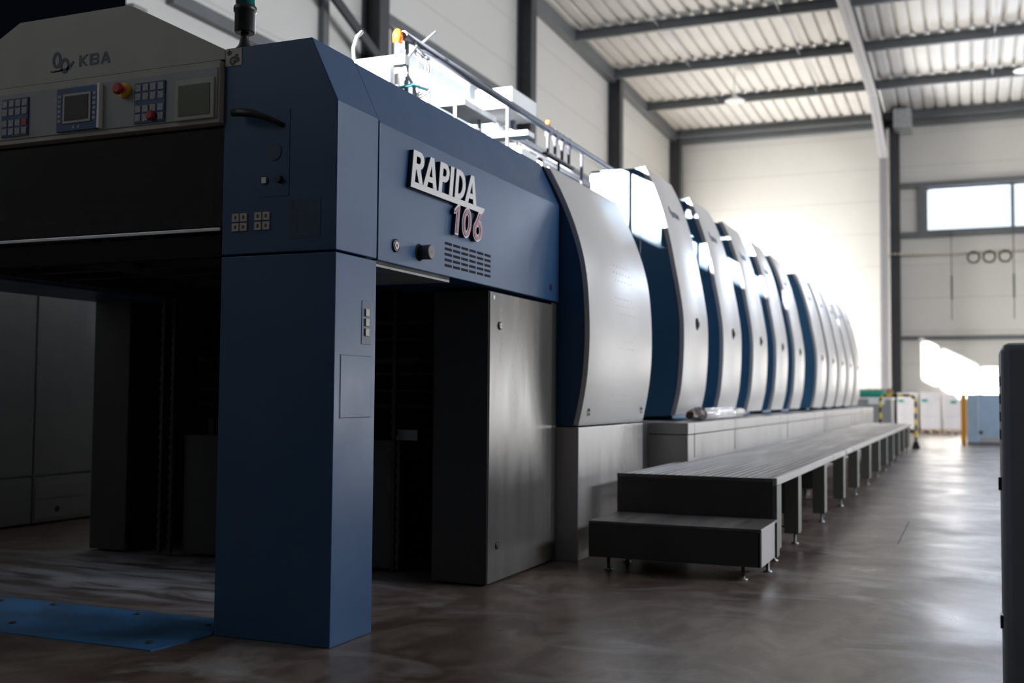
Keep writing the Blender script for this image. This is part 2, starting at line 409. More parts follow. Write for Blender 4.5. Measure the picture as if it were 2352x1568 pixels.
# roof: trapezoidal sheeting running towards the camera
def roof():
    prof = []; x = XL-.2
    while x < XR+.2:
        prof += [(x, 0), (x+.20, 0), (x+.235, .07), (x+.30, .07)]; x += .335
    bm = MB('roof'); y0, y1 = YF-.2, YB+.2
    top = []
    A = [bm.bm.verts.new((p[0], y0, roofz(y0)+p[1])) for p in prof]; B = [bm.bm.verts.new((p[0], y1, roofz(y1)+p[1])) for p in prof]
    for i in range(len(prof)-1): bm.bm.faces.new((A[i], A[i+1], B[i+1], B[i]))
    o = structure('ceiling', bm)
    sm = o.modifiers.new('solid', 'SOLIDIFY'); sm.thickness = .04; sm.offset = 1
roof()
tn = [0]
def trim(mb, bevel=0.):
    tn[0] += 1; return structure('trim_%d' % tn[0], mb, bevel)
# purlins (C-section) across the hall
for i, y in enumerate([34.6, 31.25, 27.95, 24.8, 21.5, 18.2, 15.0, 11.8]):
    z = roofz(y); mb = MB('beam')
    mb.box(XL, XR, y-.012, y+.012, z-.26, z-.02); mb.box(XL, XR, y-.10, y-.012, z-.04, z-.02); mb.box(XL, XR, y-.10, y-.012, z-.26, z-.24)
    mb.box(XL, XR, y-.10, y-.085, z-.24, z-.21)
    trim(mb)
# portal frame: column, haunch and rafter made of flanges and a web
xc = -2.335
inner = [(33.95, 0), (33.95, 8.12), (30.3, 9.02), (20, 9.12), (4, 9.35)]
def frame(xc, name_mat='beam_light'):
    mb = MB('beam_light', 'beam_dark')  # flanges paler than the web: floor bounce light put into their colour
    outer = [(34.95, 0), (34.95, 9.55), (30.3, 9.72), (20, 9.95), (4, 10.3)]
    for (a, b) in zip(inner, inner[1:]):
        dy = b[0]-a[0]; dz = b[1]-a[1]; L = math.hypot(dy, dz); ny, nz = dz/L*.03, -dy/L*.03
        mb.prism([(a[0], a[1]), (b[0], b[1]), (b[0]+ny, b[1]+nz), (a[0]+ny, a[1]+nz)], 'x', xc-.12, xc+.12, 0)
    mb.prism(inner+outer[::-1], 'x', xc-.008, xc+.008, 1)
    trim(mb)
frame(xc); frame(5.2)
# stiffener joint plate, eaves beams, wall posts and girts
trim(MB('beam_dark').box(-2.2, -1.93, 34.6, 35, 0, 9.6))
trim(MB('beam').prism([(9.0, roofz(9)-.32), (9.0, roofz(9)-.02), (35, roofz(35)-.02), (35, roofz(35)-.32)], 'x', XL, XL+.22))
trim(MB('beam').box(XL+.22, XR, 34.75, 34.99, 9.22, 9.5))
for y in (2.5, 15.05, 21.55, 28.0, 34.55):
    mb = MB('beam_dark'); h = roofz(y)-.05
    mb.box(XL, XL+.03, y, y+.3, 0, h); mb.box(XL+.03, XL+.32, y+.135, y+.165, 0, h); mb.box(XL+.32, XL+.35, y, y+.3, 0, h)
    trim(mb)
trim(MB('beam').box(XL, XL+.12, 10.45, 15.05, 5.72, 5.88))
for a, b in ((-6.6, 2.4), (8.2, 9.65), (15.95, 20.6)): trim(MB('galv').box(XL-.75, XL-.2, a, b, 7.18, 7.22))  # unseen sunshades added outside the windows to cut the sun patches lower
trim(MB('beam').box(XL, XL+.12, 15.35, 21.55, 7.16, 7.34))
trim(MB('beam').box(XL, XL+.12, 15.35, 21.55, 5.44, 5.58))
trim(MB('beam_dark').prism([(9.8, 8.35), (9.8, 8.5), (15.1, 6.42), (15.1, 6.25)], 'x', XL+.3, XL+.36))
trim(MB('beam').box(XL, XL+.1, 13.8, 13.95, 5.88, 9.6))
for z0, z1, x0 in ((7.34, 7.5, -1.93), (5.82, 5.98, -1.93), (2.74, 2.86, -1.93)):
    trim(MB('beam').box(x0, XR, 34.86, 35, z0, z1))
trim(MB('beam').box(-1.42, -1.22, 34.86, 35, 5.98, 7.34))
for x in (1.12, ):
    trim(MB('beam').box(x, x+.1, 34.93, 35, 5.98, 7.34))
trim(MB('galv').box(-2.05, -1.55, 33.9, 34.9, 9.0, 9.55))
# pale post where the wall cladding begins beside the navy curtain
trim(MB('beam_light').box(XL, XL+.25, 9.62, 9.85, 0, 5.42))

# ------------------------------------------------------------------ delivery end of the press
PX0, PX1, PY = -5.16, -2.332, 3.732        # left side, right side, front
D = thing('delivery_unit', ((PX0+PX1)/2, 4.9, 0), 'blue and cream delivery end of the printing press, nearest the camera, lettered on its side', 'printing press')
CX = -3.745
def mir(poly): return [(2*CX-p[0], p[1]) for p in poly]
low = [(-2.89, 0), (PX1, 0), (PX1, 1.566), (-2.89, 1.566)]
up = [(-2.89, 1.574), (PX1, 1.574), (PX1, 2.176), (-2.462, 2.45), (-2.89, 2.45)]
fas = [(-2.89, 1.57), (PX1, 1.57), (PX1, 2.165), (-2.462, 2.44), (-2.89, 2.44)]
pc = obj('corner_post', MB('blue').prism(low, 'y', PY, 4.057), D, .004)
obj('corner_post', MB('blue').prism(mir(low), 'y', PY, 4.057), D, .004)
ph = obj('corner_head', MB('blue').prism(up, 'y', PY, 4.057), D, .004)
obj('corner_head', MB('blue').prism(mir(up), 'y', PY, 4.057), D, .004)
fa = obj('side_fascia', MB('blue').prism(fas, 'y', 4.067, 6.29), D, .004)
obj('side_fascia', MB('blue').prism(mir(fas), 'y', 4.067, 6.29), D, .004)
# cream hood and its control fascia
hood = obj('hood', MB('cream').prism([(-4.593, 2.405), (-2.897, 2.405), (-2.897, 2.45), (-3.42, 2.712), (-4.07, 2.712), (-4.593, 2.45)], 'y', 3.738, 4.6), D, .004)
obj('hood_gap', MB('void').box(-4.59, -2.90, 3.73, 3.76, 2.396, 2.406), D)
obj('top_deck', MB('blue_dark').box(-4.6, -2.89, 4.6, 6.29, 2.36, 2.40), D)
cp = obj('control_panel', MB('cream', 'panelgrey').box(-4.593, -2.897, 3.705, 3.90, 2.132, 2.396).box(-4.40, -2.905, 3.699, 3.705, 2.152, 2.366, 1), D, .003)
# screen, keypads, stop button, readout
def quadbox(mb, x0, x1, z0, z1, y0, y1, mi=0): mb.box(x0, x1, y0, y1, z0, z1, mi); return mb
kp = MB('keyblue', 'key', 'red')
def keypad(mb, x0, x1, z0, z1, redkey=None):
    quadbox(mb, x0, x1, z0, z1, 3.692, 3.699)
    w = (x1-x0)/4; hh = (z1-z0)
    rows = [z1-hh*.13, z1-hh*.35, z1-hh*.65, z1-hh*.87]
    for ri, zc in enumerate(rows):
        for k in range(4):
            xc_ = x0+w*(k+.5)
            quadbox(mb, xc_-w*.36, xc_+w*.36, zc-hh*.085, zc+hh*.085, 3.689, 3.692, 2 if redkey == (ri, k) else 1)
obj('keypad', (lambda m: (keypad(m, -4.115, -3.955, 2.165, 2.34, (2, 3)), m)[1])(kp), cp)
kp = MB('keyblue', 'key', 'red'); keypad(kp, -3.338, -3.175, 2.16, 2.337); k2 = obj('keypad', kp, cp)
obj('red_button', MB('red').lathe([(.020, 0), (.022, -.012), (.014, -.022)], (-3.238, 3.69, 2.186), 'y'), cp, label='red push button over the keypad')
mon = obj('monitor', MB('keyblue').box(-3.775, -3.535, 3.685, 3.70, 2.158, 2.354), cp, .002)
obj('screen', MB('cream', 'screen').box(-3.735, -3.575, 3.680, 3.685, 2.193, 2.325).box(-3.722, -3.588, 3.677, 3.680, 2.205, 2.314, 1), mon)
obj('monitor_edge', MB('white').box(-3.534, -3.522, 3.676, 3.70, 2.158, 2.356), mon, label='bright white strip along the right side of the screen')
for i in range(6):
    z = 2.20+.022*i
    for x in (-3.766, -3.566): obj('soft_key', MB('key').box(x, x+.018, 3.683, 3.685, z, z+.014), mon)
for x in (-3.68, -3.65): obj('soft_key', MB('key').box(x, x+.012, 3.683, 3.685, 2.168, 2.180), mon)
es = obj('emergency_stop', MB('yellow').lathe([(.034, 0), (.032, -.02)], (-3.397, 3.70, 2.312), 'y'), cp, .002)
obj('stop_button', MB('red').lathe([(.012, -.02), (.013, -.036), (.025, -.038), (.026, -.050), (.018, -.058)], (-3.397, 3.70, 2.312), 'y'), es, label='red mushroom head')
rd = obj('readout', MB('cream').box(-3.118, -2.915, 3.690, 3.70, 2.150, 2.325), cp, .004)
obj('display', MB('lcd').box(-3.098, -2.935, 3.687, 3.690, 2.168, 2.300), rd)
# emblem and letters on the hood
def KBA(mb, fn, h, w, mi=0):
    st = h*.24; g = w*.16
    def put(spl, x0):
        mb.addmesh(curve_mesh([[(x0+p[0], p[1]-h/2) for p in q] for q in spl], .003), fn, mi)
    x0 = -(3*w+2*g)/2
    put([[(0, 0), (0, h), (st, h), (st, h*.62), (w-st*1.25, h), (w, h), (w*.45, h*.52), (w, 0), (w-st*1.3, 0), (st, h*.40), (st, 0)]], x0)
    o = [(0, 0), (0, h), (w*.72, h)]+arc(w*.74, h*.74, w*.24, h*.26, 90, -60, 8)+arc(w*.76, h*.27, w*.24, h*.27, 60, -90, 8)+[(w*.7, 0)]
    put([o, [(st, h*.60), (st, h-st*.85), (w*.74, h-st*.85), (w*.78, h*.68), (w*.74, h*.60)], [(st, st*.85), (st, h*.41), (w*.74, h*.41), (w*.80, h*.30), (w*.74, st*.85)]], x0+w+g)
    put([[(0, 0), (w*.40, h), (w*.66, h), (w*1.08, 0), (w*.82, 0), (w*.74, h*.2), (w*.34, h*.2), (w*.26, 0)], [(w*.42, h*.38), (w*.53, h*.72), (w*.66, h*.38)]], x0+2*(w+g))
lg = MB('logo_blue')
tilt = math.radians(3)
def emb(c):
    return Vector((-3.613+c.x, 3.738-c.z, 2.49+c.y))
KBA(lg, emb, .052, .054)
lg.addmesh(curve_mesh([ell(-.222, .018, .026, .038), ell(-.222, .018, .013, .024)], .004), emb)
lg.addmesh(curve_mesh([ell(-.175, -.012, .028, .036), ell(-.175, -.012, .015, .023)], .004), emb)
lg.addmesh(curve_mesh([[(-.262, -.028), (-.255, -.036), (-.16, -.022), (-.125, .006), (-.118, -.002), (-.14, -.028), (-.158, -.034)]], .004), emb)
obj('emblem', lg, hood, label='dark blue intertwined rings emblem and lettering KBA')
# smoked guard under the controls, its bright bottom rail
g = obj('guard', MB('plexi').box(-4.593, -2.897, 3.752, 3.758, 1.70, 2.128), D, label='smoked see-through guard sheet')
obj('guard_rail', MB('steel').box(-4.593, -2.897, 3.728, 3.760, 1.676, 1.692), D, .003, label='polished steel rail')
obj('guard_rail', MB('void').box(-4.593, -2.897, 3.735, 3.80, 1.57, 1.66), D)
for xh in (-4.3, -3.02):
    obj('guard_bracket', MB('dark_grey').prism([(xh, 2.12), (xh+.09, 2.12), (xh+.09, 2.03), (xh+.06, 1.99), (xh+.06, 1.70), (xh+.02, 1.70)], 'y', 3.76, 3.775), D)
# works seen through the opening
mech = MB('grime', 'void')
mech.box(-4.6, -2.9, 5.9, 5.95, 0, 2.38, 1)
for i in range(9):
    y = 4.0+.2*i
    obj('gripper_bar', MB('grime').tube([(-4.6, y, 1.86-.02*i), (-2.9, y, 1.86-.02*i)], .022, 8), D)
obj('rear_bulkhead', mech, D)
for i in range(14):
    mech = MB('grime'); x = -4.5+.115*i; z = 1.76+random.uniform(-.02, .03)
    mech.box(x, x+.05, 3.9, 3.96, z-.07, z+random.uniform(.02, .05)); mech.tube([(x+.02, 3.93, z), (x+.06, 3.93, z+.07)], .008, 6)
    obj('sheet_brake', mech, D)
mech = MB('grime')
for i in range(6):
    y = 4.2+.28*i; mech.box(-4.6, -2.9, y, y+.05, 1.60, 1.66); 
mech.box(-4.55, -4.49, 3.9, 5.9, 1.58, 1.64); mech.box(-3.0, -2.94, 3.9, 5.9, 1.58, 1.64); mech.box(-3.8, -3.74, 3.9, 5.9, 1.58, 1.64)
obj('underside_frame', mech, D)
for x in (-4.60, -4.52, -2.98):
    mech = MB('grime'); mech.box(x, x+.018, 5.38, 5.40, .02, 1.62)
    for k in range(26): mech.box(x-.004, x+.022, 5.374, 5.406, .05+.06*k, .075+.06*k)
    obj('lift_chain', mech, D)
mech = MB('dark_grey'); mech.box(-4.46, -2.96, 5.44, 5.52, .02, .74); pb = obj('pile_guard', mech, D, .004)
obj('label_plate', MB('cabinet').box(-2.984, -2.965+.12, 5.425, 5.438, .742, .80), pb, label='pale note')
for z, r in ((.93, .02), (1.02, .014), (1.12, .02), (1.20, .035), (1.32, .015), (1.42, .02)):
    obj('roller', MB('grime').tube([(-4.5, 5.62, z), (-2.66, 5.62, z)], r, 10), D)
# side doors: grey panels behind the opening (right and mirrored left)
dp = [(-2.66, .012), (-2.336, .012), (-2.336, 1.548), (-2.66, 1.548)]
dr = obj('side_door', MB('door_grey').prism(dp, 'y', 5.262, 6.19), D, .004, label='brushed grey side door')
obj('door_end_shade', MB('door_shade').prism([(-2.66, .012), (-2.342, .012), (-2.342, 1.548), (-2.66, 1.548)], 'y', 5.254, 5.261), D, label='end face of the side door, darkened near-black as shade')
obj('side_door', MB('door_shade').prism([(-5.155, .012), (-4.87, .012), (-4.87, 1.60), (-5.155, 1.60)], 'y', 5.40, 6.19), D, .004)  # left door wholly in the darkened shade colour
def lockpart(x, y, z, r, parent, lab='lock'):
    m = MB('black', 'steel'); m.lathe([(r, -.004), (r, .006), (r*.8, .007)], (x, y, z), 'x', 20, 0); m.lathe([(r*.6, .006), (r*.55, .009)], (x, y, z), 'x', 16, 1)
    m.lathe([(r*.3, .009), (r*.3, .0095)], (x, y, z), 'x', 12, 0)
    return obj(lab, m, parent)
lockpart(-2.336, 5.39, 1.371, .022, dr); lockpart(-2.336, 5.376, .202, .020, dr)
obj('sticker', MB('white').box(-2.336, -2.334, 5.30, 5.322, 1.508, 1.528), dr)
obj('frame_strip', MB('dark_grey').box(-2.60, -2.345, 6.20, 6.29, .01, 1.562), D, .002)
# fascia fittings
lockpart(PX1, 4.218, 1.652, .030, fa)
obj('socket', MB('void').lathe([(.020, -.002), (.020, .0015)], (PX1, 6.148, 1.648), 'x'), fa)
kn = MB('void', 'steel', 'ink')
kn.lathe([(.040, -.001), (.040, .0015)], (PX1, 4.445, 1.650), 'x', 28, 0)
kb = obj('hand_knob', kn, fa)
obj('knob', MB('door_grey').lathe([(.034, .0), (.034, .052), (.031, .056)], (PX1, 4.462, 1.652), 'x', 28).lathe([(.006, .056), (.006, .057)], (PX1, 4.462, 1.652), 'x', 10), kb)
vt = MB('void')
for c in range(6):
    for r in range(5):
        y = 4.709+c*.0932; z = 1.735-r*.0266
        vt.box(PX1-.001, PX1+.0012, y, y+.076, z-.0125, z+.0)
obj('vent_slots', vt, fa)
# raised lettering on the fascia
H = .146
def shear(fn0): return lambda c: Vector((fn0[0]+c.z, fn0[1]+c.x+.14*c.y, fn0[2]+c.y))
XT = PX1+.012
letters = MB('letter', 'ink')
def L(spl, y):
    letters.addmesh(curve_mesh(spl, .004), shear((XT+.009, y, 1.957))); letters.addmesh(curve_mesh(spl, .018), shear((XT-.002, y, 1.957)), 1)
def Rg():
    o = [(0, 0), (0, H), (.05, H)]+arc(.062, .105, .048, .041, 90, -70, 14)+[(.112, 0), (.074, 0), (.040, .060), (.034, .060), (.034, 0)]
    i = [(.034, .088), (.052, .088)]+arc(.056, .105, .019, .017, -90, 90, 8)+[(.034, .122)]
    return [o, i]
def Ag(): return [[(0, 0), (.052, H), (.088, H), (.137, 0), (.100, 0), (.092, .026), (.046, .026), (.037, 0)], [(.053, .052), (.069, .106), (.085, .052)]]
def Pg():
    o = [(0, 0), (0, H), (.05, H)]+arc(.055, .100, .048, .046, 90, -90, 14)+[(.034, .054), (.034, 0)]
    i = [(.034, .082), (.050, .082)]+arc(.052, .100, .019, .020, -90, 90, 8)+[(.034, .120)]
    return [o, i]
def Dg():
    o = [(0, 0), (0, H), (.04, H)]+arc(.042, H/2, .072, H/2, 88, -88, 18)+[(.04, 0)]
    i = [(.034, .027), (.042, .027)]+arc(.042, H/2, .038, H/2-.027, -88, 88, 12)+[(.034, H-.027)]
    return [o, i]
L(Rg(), 4.317); L(Ag(), 4.433); L(Pg(), 4.588); L([[(0, 0), (0, H), (.037, H), (.037, 0)]], 4.702); L(Dg(), 4.763); L(Ag(), 4.880)
L([[(0, -.027), (0, .001), (.806, .001), (.784, -.027)]], 4.316)
obj('name_letters', letters, fa, label='raised silver letters RAPIDA on a bar')
num = MB('letter', 'letter_red', 'ink')
def N(spl, y, z, th, mi, off=0): num.addmesh(curve_mesh(spl, th), shear((XT+off, y, z)), mi)
for (e, th, mi, off) in ((.004, .014, 2, 0.), (.004, .003, 0, .0086), (-.004, .004, 1, .011)):
    N([[(-.022-e, .115+e), (-.022-e, .098-e), (.0-e, .106-e), (0-e, -e), (.03+e, -e), (.03+e, .142+e), (.012-e, .142+e)]], 4.776, 1.783, th, mi, off)
    N([ell(.048, .071, .050+e, .073+e), ell(.048, .071, .022-e, .045-e)], 4.850, 1.783, th, mi, off)
    N([ell(.046, .050, .052+e, .052+e), ell(.046, .050, .024-e, .025-e)], 4.985, 1.783, th, mi, off)
    N([[(-.004-e, .06), (.048-e, .144+e), (.082+e, .144+e), (.045+e, .085), (.02, .07)]], 4.985, 1.783, th, mi, off+.0004)
obj('model_number', num, fa, label='maroon digits 106 with a silver rim')
# corner head fittings
pl = MB('decal', 'ink'); pl.box(-2.888, -2.806, PY-.003, PY, 2.372, 2.446)
pl.addmesh(text_mesh('GS', .05, .001, .003, .8), lambda c: Vector((-2.842+c.x*.92-c.y*.3, PY-.0035-c.z, 2.395+c.y*.8+c.x*.45)), 1)
pl.addmesh(curve_mesh([ell(-2.868, 2.428, .012, .009), ell(-2.868, 2.428, .007, .005)], .001), lambda c: Vector((c.x, PY-.0035-c.z, c.y)), 1)
pl.addmesh(curve_mesh([[(-2.871, 2.420), (-2.871, 2.440), (-2.865, 2.440), (-2.865, 2.420)]], .001), lambda c: Vector((c.x, PY-.0035-c.z, c.y)), 1)
obj('safety_badge', pl, ph, .0, label='beige badge marked GS')
gm = MB('black')
gm.tube([(-2.81, 3.685, 2.158), (-2.76, 3.672, 2.152), (-2.705, 3.670, 2.142), (-2.65, 3.685, 2.125), (-2.605, 3.712, 2.105), (-2.594, 3.735, 2.096)], .011, 10, radii=[.016, .017, .0165, .012, .011, .010])
obj('gooseneck_microphone', gm, ph)
obj('speaker_hatch', MB('blue').box(-2.706, -2.560, PY-.0025, PY, 1.806, 2.166), ph)
obj('speaker_grille', MB('blue_dark').lathe([(.036, 0), (.036, -.003)], (-2.634, PY-.0025, 1.99), 'y'), ph)
sw = MB('black', 'white'); sw.lathe([(.017, 0), (.017, -.004)], (-2.677, PY-.0025, 1.873), 'y').box(-2.688, -2.668, PY-.011, PY-.006, 1.862, 1.886, 1)
obj('rocker_switch', sw, ph)
obj('black_button', MB('black').lathe([(.016, 0), (.014, -.02)], (-2.604, PY-.0025, 1.874), 'y'), ph)
for x0 in (-2.836, -2.724):
    for a in (0, 1):
        for b in (0, 1):
            m = MB('decal', 'ink'); x = x0+a*.040; z = 1.670+b*.040
            m.box(x, x+.034, PY-.006, PY, z, z+.034).box(x+.012, x+.022, PY-.0065, PY-.006, z+.01, z+.024, 1); obj('push_button', m, ph, .002)
st = MB('logo_blue', 'blue_dark'); st.box(-2.557, -2.406, PY-.0015, PY, 1.627, 1.785, 1)
for q in ((-2.54, -2.42, 1.775, 1.777), (-2.54, -2.538, 1.68, 1.777), (-2.48, -2.478, 1.70, 1.77), (-2.52, -2.43, 1.74, 1.742), (-2.52, -2.518, 1.65, 1.72), (-2.49, -2.45, 1.64, 1.655)):
    st.box(q[0], q[1], PY-.0022, PY-.0015, q[2], q[3])
obj('diagram_sticker', st, ph)
sb = MB('blue_dark', 'decal'); sb.box(PX1, PX1+.002, 3.938, 4.014, 1.205, 1.388)
so_ = obj('button_strip', sb, pc, .001)
for z in (1.338, 1.297, 1.256):
    obj('push_button', MB('decal', 'key').box(PX1+.002, PX1+.008, 3.962, 3.992, z-.016, z+.016), so_, .002)
hatch = MB('blue'); hatch.box(PX1-.002, PX1+.0025, 3.778, 4.018, .902, 1.156)
obj('hatch', hatch, pc, .002)
hs = MB('blue_dark')
for q in ((3.774, 4.022, 1.156, 1.159), (3.774, 4.022, .899, .902), (3.774, 3.778, .899, 1.159), (4.018, 4.022, .899, 1.159)): hs.box(PX1-.001, PX1+.0008, *q)
obj('hatch_gap', hs, pc)
obj('inner_sill', MB('galv').box(-2.86, -2.40, 4.09, 4.9, 1.558, 1.569), D)

# beacon on the corner head
bc = thing('signal_beacon', (-2.838, 3.79, 2.45), 'black signal beacon with green lens standing on the blue corner head', 'beacon')
obj('stem', MB('black').lathe([(.050, 0), (.036, .012), (.024, .03), (.017, .06), (.017, .08)], (-2.838, 3.79, 2.45)), bc)
obj('housing', MB('black').lathe([(.040, .078), (.044, .084), (.044, .165), (.049, .170), (.049, .190), (.044, .195)], (-2.838, 3.79, 2.45)), bc)
obj('lens', MB('green_lens').lathe([(.041, .195), (.041, .33), (.034, .345)], (-2.838, 3.79, 2.45)), bc, label='green lens')

# ------------------------------------------------------------------ wide cover between delivery and printing units
prof_w = [(-2.203, .815), (-2.172, .96), (-2.146, 1.13), (-2.133, 1.35), (-2.139, 1.58), (-2.163, 1.80), (-2.222, 2.02), (-2.307, 2.23), (-2.408, 2.425)]
def smoothprof(p, n=4):
    out = []
    for i in range(len(p)-1):
        p0 = p[max(0, i-1)]; p1 = p[i]; p2 = p[i+1]; p3 = p[min(len(p)-1, i+2)]
        for k in range(n):
            t = k/n
            out.append(tuple(.5*((2*p1[j])+(-p0[j]+p2[j])*t+(2*p0[j]-5*p1[j]+4*p2[j]-p3[j])*t*t+(-p0[j]+3*p1[j]-3*p2[j]+p3[j])*t**3) for j in (0, 1)))
    return out+[p[-1]]
PW = smoothprof(prof_w)
Wc = thing('cover_unit', (-3.7, 7.0, 0), 'broad curved silver cover beside the lettered blue fascia, widest panel of the press', 'printing press')
obj('curved_panel', MB('grey').strip(PW, 'y', 6.30, 7.70, -.034), Wc, .003)
obj('side_body', MB('blue').prism([(-5.1, .81)]+[(p[0]-.036, p[1]) for p in PW]+[(-5.1, 2.42)], 'y', 6.305, 7.68), Wc)
obj('base_cabinet', MB('plinth').box(-5.1, -2.203, 6.302, 7.71, .0, .806), Wc, .004)
for y in (6.42, 7.58):
    m = MB('dark_grey'); m.lathe([(.012, 0), (.012, .006)], (-2.176, y, .91), 'x', 16); m.lathe([(.009, 0), (.009, .006)], (-2.180, y+.006, .885), 'x', 12); obj('quarter_turn_lock', m, Wc)
dots = MB('white')
for (z0, nr) in ((1.86, 3), (1.64, 3), (1.36, 2), (1.12, 3), (.98, 2)):
    for r in range(nr):
        for k in range(6):
            z = z0-r*.05; y = 6.85+k*.07+.02*r
            x = None
            for a, b in zip(PW, PW[1:]):
                if a[1] <= z <= b[1]: x = a[0]+(b[0]-a[0])*(z-a[1])/(b[1]-a[1])
            dots.box(x-.003, x+.0015, y, y+.010, z, z+.006)
po = obj('perforation', dots, Wc); po['kind'] = 'stuff'

# ------------------------------------------------------------------ printing units
prof_u = [(-2.205, .845), (-2.178, .95), (-2.152, 1.09), (-2.133, 1.35), (-2.133, 1.62), (-2.160, 1.84), (-2.205, 2.08), (-2.245, 2.28), (-2.310, 2.52), (-2.385, 2.73), (-2.464, 2.895)]
PU = smoothprof(prof_u)
def unit(y0, w, body, label, hole=True, xbase=0.):
    yc = y0+w/2
    u = thing('printing_unit', (-3.7, y0, .803), label, 'printing press', 'printing units in a row on the plinth')
    cp_ = MB('grey'); cp_.strip(PU, 'y', y0, y0+w, -.040); pnl = obj('curved_panel', cp_, u, .004)
    # front cheek plate, left plate, hollow head, body behind
    inn = [(p[0]-.042, p[1]) for p in PU]
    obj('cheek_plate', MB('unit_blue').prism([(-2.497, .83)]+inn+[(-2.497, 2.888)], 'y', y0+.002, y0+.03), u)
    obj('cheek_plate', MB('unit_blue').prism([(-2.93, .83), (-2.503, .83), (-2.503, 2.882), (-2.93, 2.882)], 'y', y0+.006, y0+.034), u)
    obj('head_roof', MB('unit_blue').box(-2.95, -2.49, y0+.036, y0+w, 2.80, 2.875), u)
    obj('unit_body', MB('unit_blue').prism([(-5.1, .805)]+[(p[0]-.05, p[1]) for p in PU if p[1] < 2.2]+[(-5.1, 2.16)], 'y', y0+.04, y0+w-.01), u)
    if body > w+.05:
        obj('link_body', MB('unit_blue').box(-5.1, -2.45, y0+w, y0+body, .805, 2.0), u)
    # emblem near the top of the panel
    e = MB('logo_blue')
    def f(c):
        z = 2.54+c.y
        x = -2.3
        for a, b in zip(PU, PU[1:]):
            if a[1] <= z <= b[1]: x = a[0]+(b[0]-a[0])*(z-a[1])/(b[1]-a[1])
        return Vector((x+.002+c.z, yc+.02+c.x, z))
    KBA(e, f, .048, .060)
    e.addmesh(curve_mesh([ell(-.185, .022, .024, .034), ell(-.185, .022, .014, .023)], .002), f)
    e.addmesh(curve_mesh([ell(-.145, -.006, .024, .032), ell(-.145, -.006, .014, .021)], .002), f)
    obj('emblem', e, pnl, label='small dark blue rings and letters KBA')
    h = MB('void', 'dark_grey'); h.lathe([(.052, -.004), (.052, .003)], (-2.132, yc+.02, 1.61), 'x', 24, 0); h.lathe([(.024, .002), (.024, .012)], (-2.132, yc+.05, 1.61), 'x', 16, 1)
    obj('grip_hole', h, pnl)
    return u
ords = ['first', 'second', 'third', 'fourth', 'fifth', 'sixth', 'seventh', 'eighth', 'ninth', 'tenth']
Y5 = [8.66, 10.18, 11.70, 13.20, 14.70]
u1 = unit(8.66, .87, 1.5, 'first blue and silver printing unit after the broad cover, tallest in view')
extra = ['showing its emblem and sunlit top', 'partly sunlit blue side', 'with sunlit top corner', 'last before the wider blue gap']
for i, y in enumerate(Y5[1:]):
    dup(u1, dy=y-8.66, label='%s printing unit from the broad cover, %s' % (ords[i+1], extra[i]))
Y6 = [16.95, 18.42, 19.86, 21.31, 22.78]
u6 = unit(16.95, 1.12, 1.4, 'sixth printing unit from the broad cover, standing just after the wide blue gap')
ex2 = ['between the sixth and eighth near the far end', 'third of the far close-set group', 'last but one at the far end', 'farthest one at the end of the row']
for i, y in enumerate(Y6[1:]):
    dup(u6, dy=y-16.95, label='%s printing unit from the broad cover, %s' % (ords[i+6], ex2[i]))
# plinth under the units
P = thing('plinth', (-3.5, 16, 0), 'long grey plinth under the row of printing units', 'machine base')
obj('panel_row', MB('plinth').box(-5.1, -1.94, 8.0, 24.6, 0, .712), P, .003)
obj('ledge', MB('plinth').box(-5.1, -1.938, 7.998, 24.6, .718, .803), P, .003)
obj('base_link', MB('dark_grey').box(-5.1, -2.24, 7.71, 8.0, 0, .80), P)
sm = MB('dark_grey')
for y in (8.20, 9.74, 12.76, 16.48, 20.0, 23.2):
    sm.box(-1.941, -1.9375, y, y+.012, .54, .80)
obj('panel_joints', sm, P)

# ------------------------------------------------------------------ platform and step
T = thing('walkway_platform', (-1.6, 14.4, 0), 'long grey ribbed metal walkway platform along the press', 'platform')
dk = MB('deck')
x = -2.19; dpf = []
while x < -1.10:
    dpf += [(x, .512), (x+.030, .512), (x+.034, .520), (x+.046, .520)]; x += .05
dpf += [(-1.09, .518), (-1.09, .50), (-2.19, .50)]
mb = MB('deck'); mb.prism([(-2.04, .50), (-2.04, .512)]+[p for p in dpf if p[0] > -2.03][:-1]+[(-2.04, .50)][:0], 'y', 6.575, 7.99); mb.box(-2.04, -1.09, 6.566, 6.576, .50, .521); 
dpf2 = [p for p in dpf if p[0] > -1.935]; dpf2 = dpf2[:-2]+[(-1.09, .50), (-1.935, .50), (-1.935, .512)]
mb.prism(dpf2, 'y', 7.99, 22.2); obj('deck', mb, T)
obj('edge_profile', MB('plinth').box(-1.09, -1.06, 6.57, 22.2, .478, .524), T, .006)
obj('front_riser', MB('dark_grey').box(-2.04, -1.085, 6.57, 6.60, .06, .512), T, .002)
obj('side_plate', MB('leg').box(-1.085, -1.062, 6.575, 6.66, .06, .477), T)
obj('side_plate', MB('plinth').box(-2.04, -2.02, 6.60, 7.0, .06, .50), T)
LY = [6.85, 7.71, 9.15, 10.56, 11.9, 13.35, 14.75, 16.12, 17.5, 18.9, 20.3, 21.6, 22.1]
for i, y in enumerate(LY):
    lg_ = obj('support_leg', MB('leg').box(-1.185, -1.09, y-.07, y+.07, .075, .50), T, .004)
    obj('levelling_foot', MB('steel').lathe([(.026, 0), (.024, .008), (.009, .012), (.009, .075)], (-1.125, y, 0)), lg_)
ur = MB('dark_grey'); ur.box(-1.9, -1.86, 6.7, 22, .33, .37); ur.box(-1.55, -1.52, 6.7, 22, .34, .37)
for y in LY[1:]:
    ur.box(-1.9, -1.185, y-.02, y+.02, .40, .44)
obj('cross_frame', ur, T)
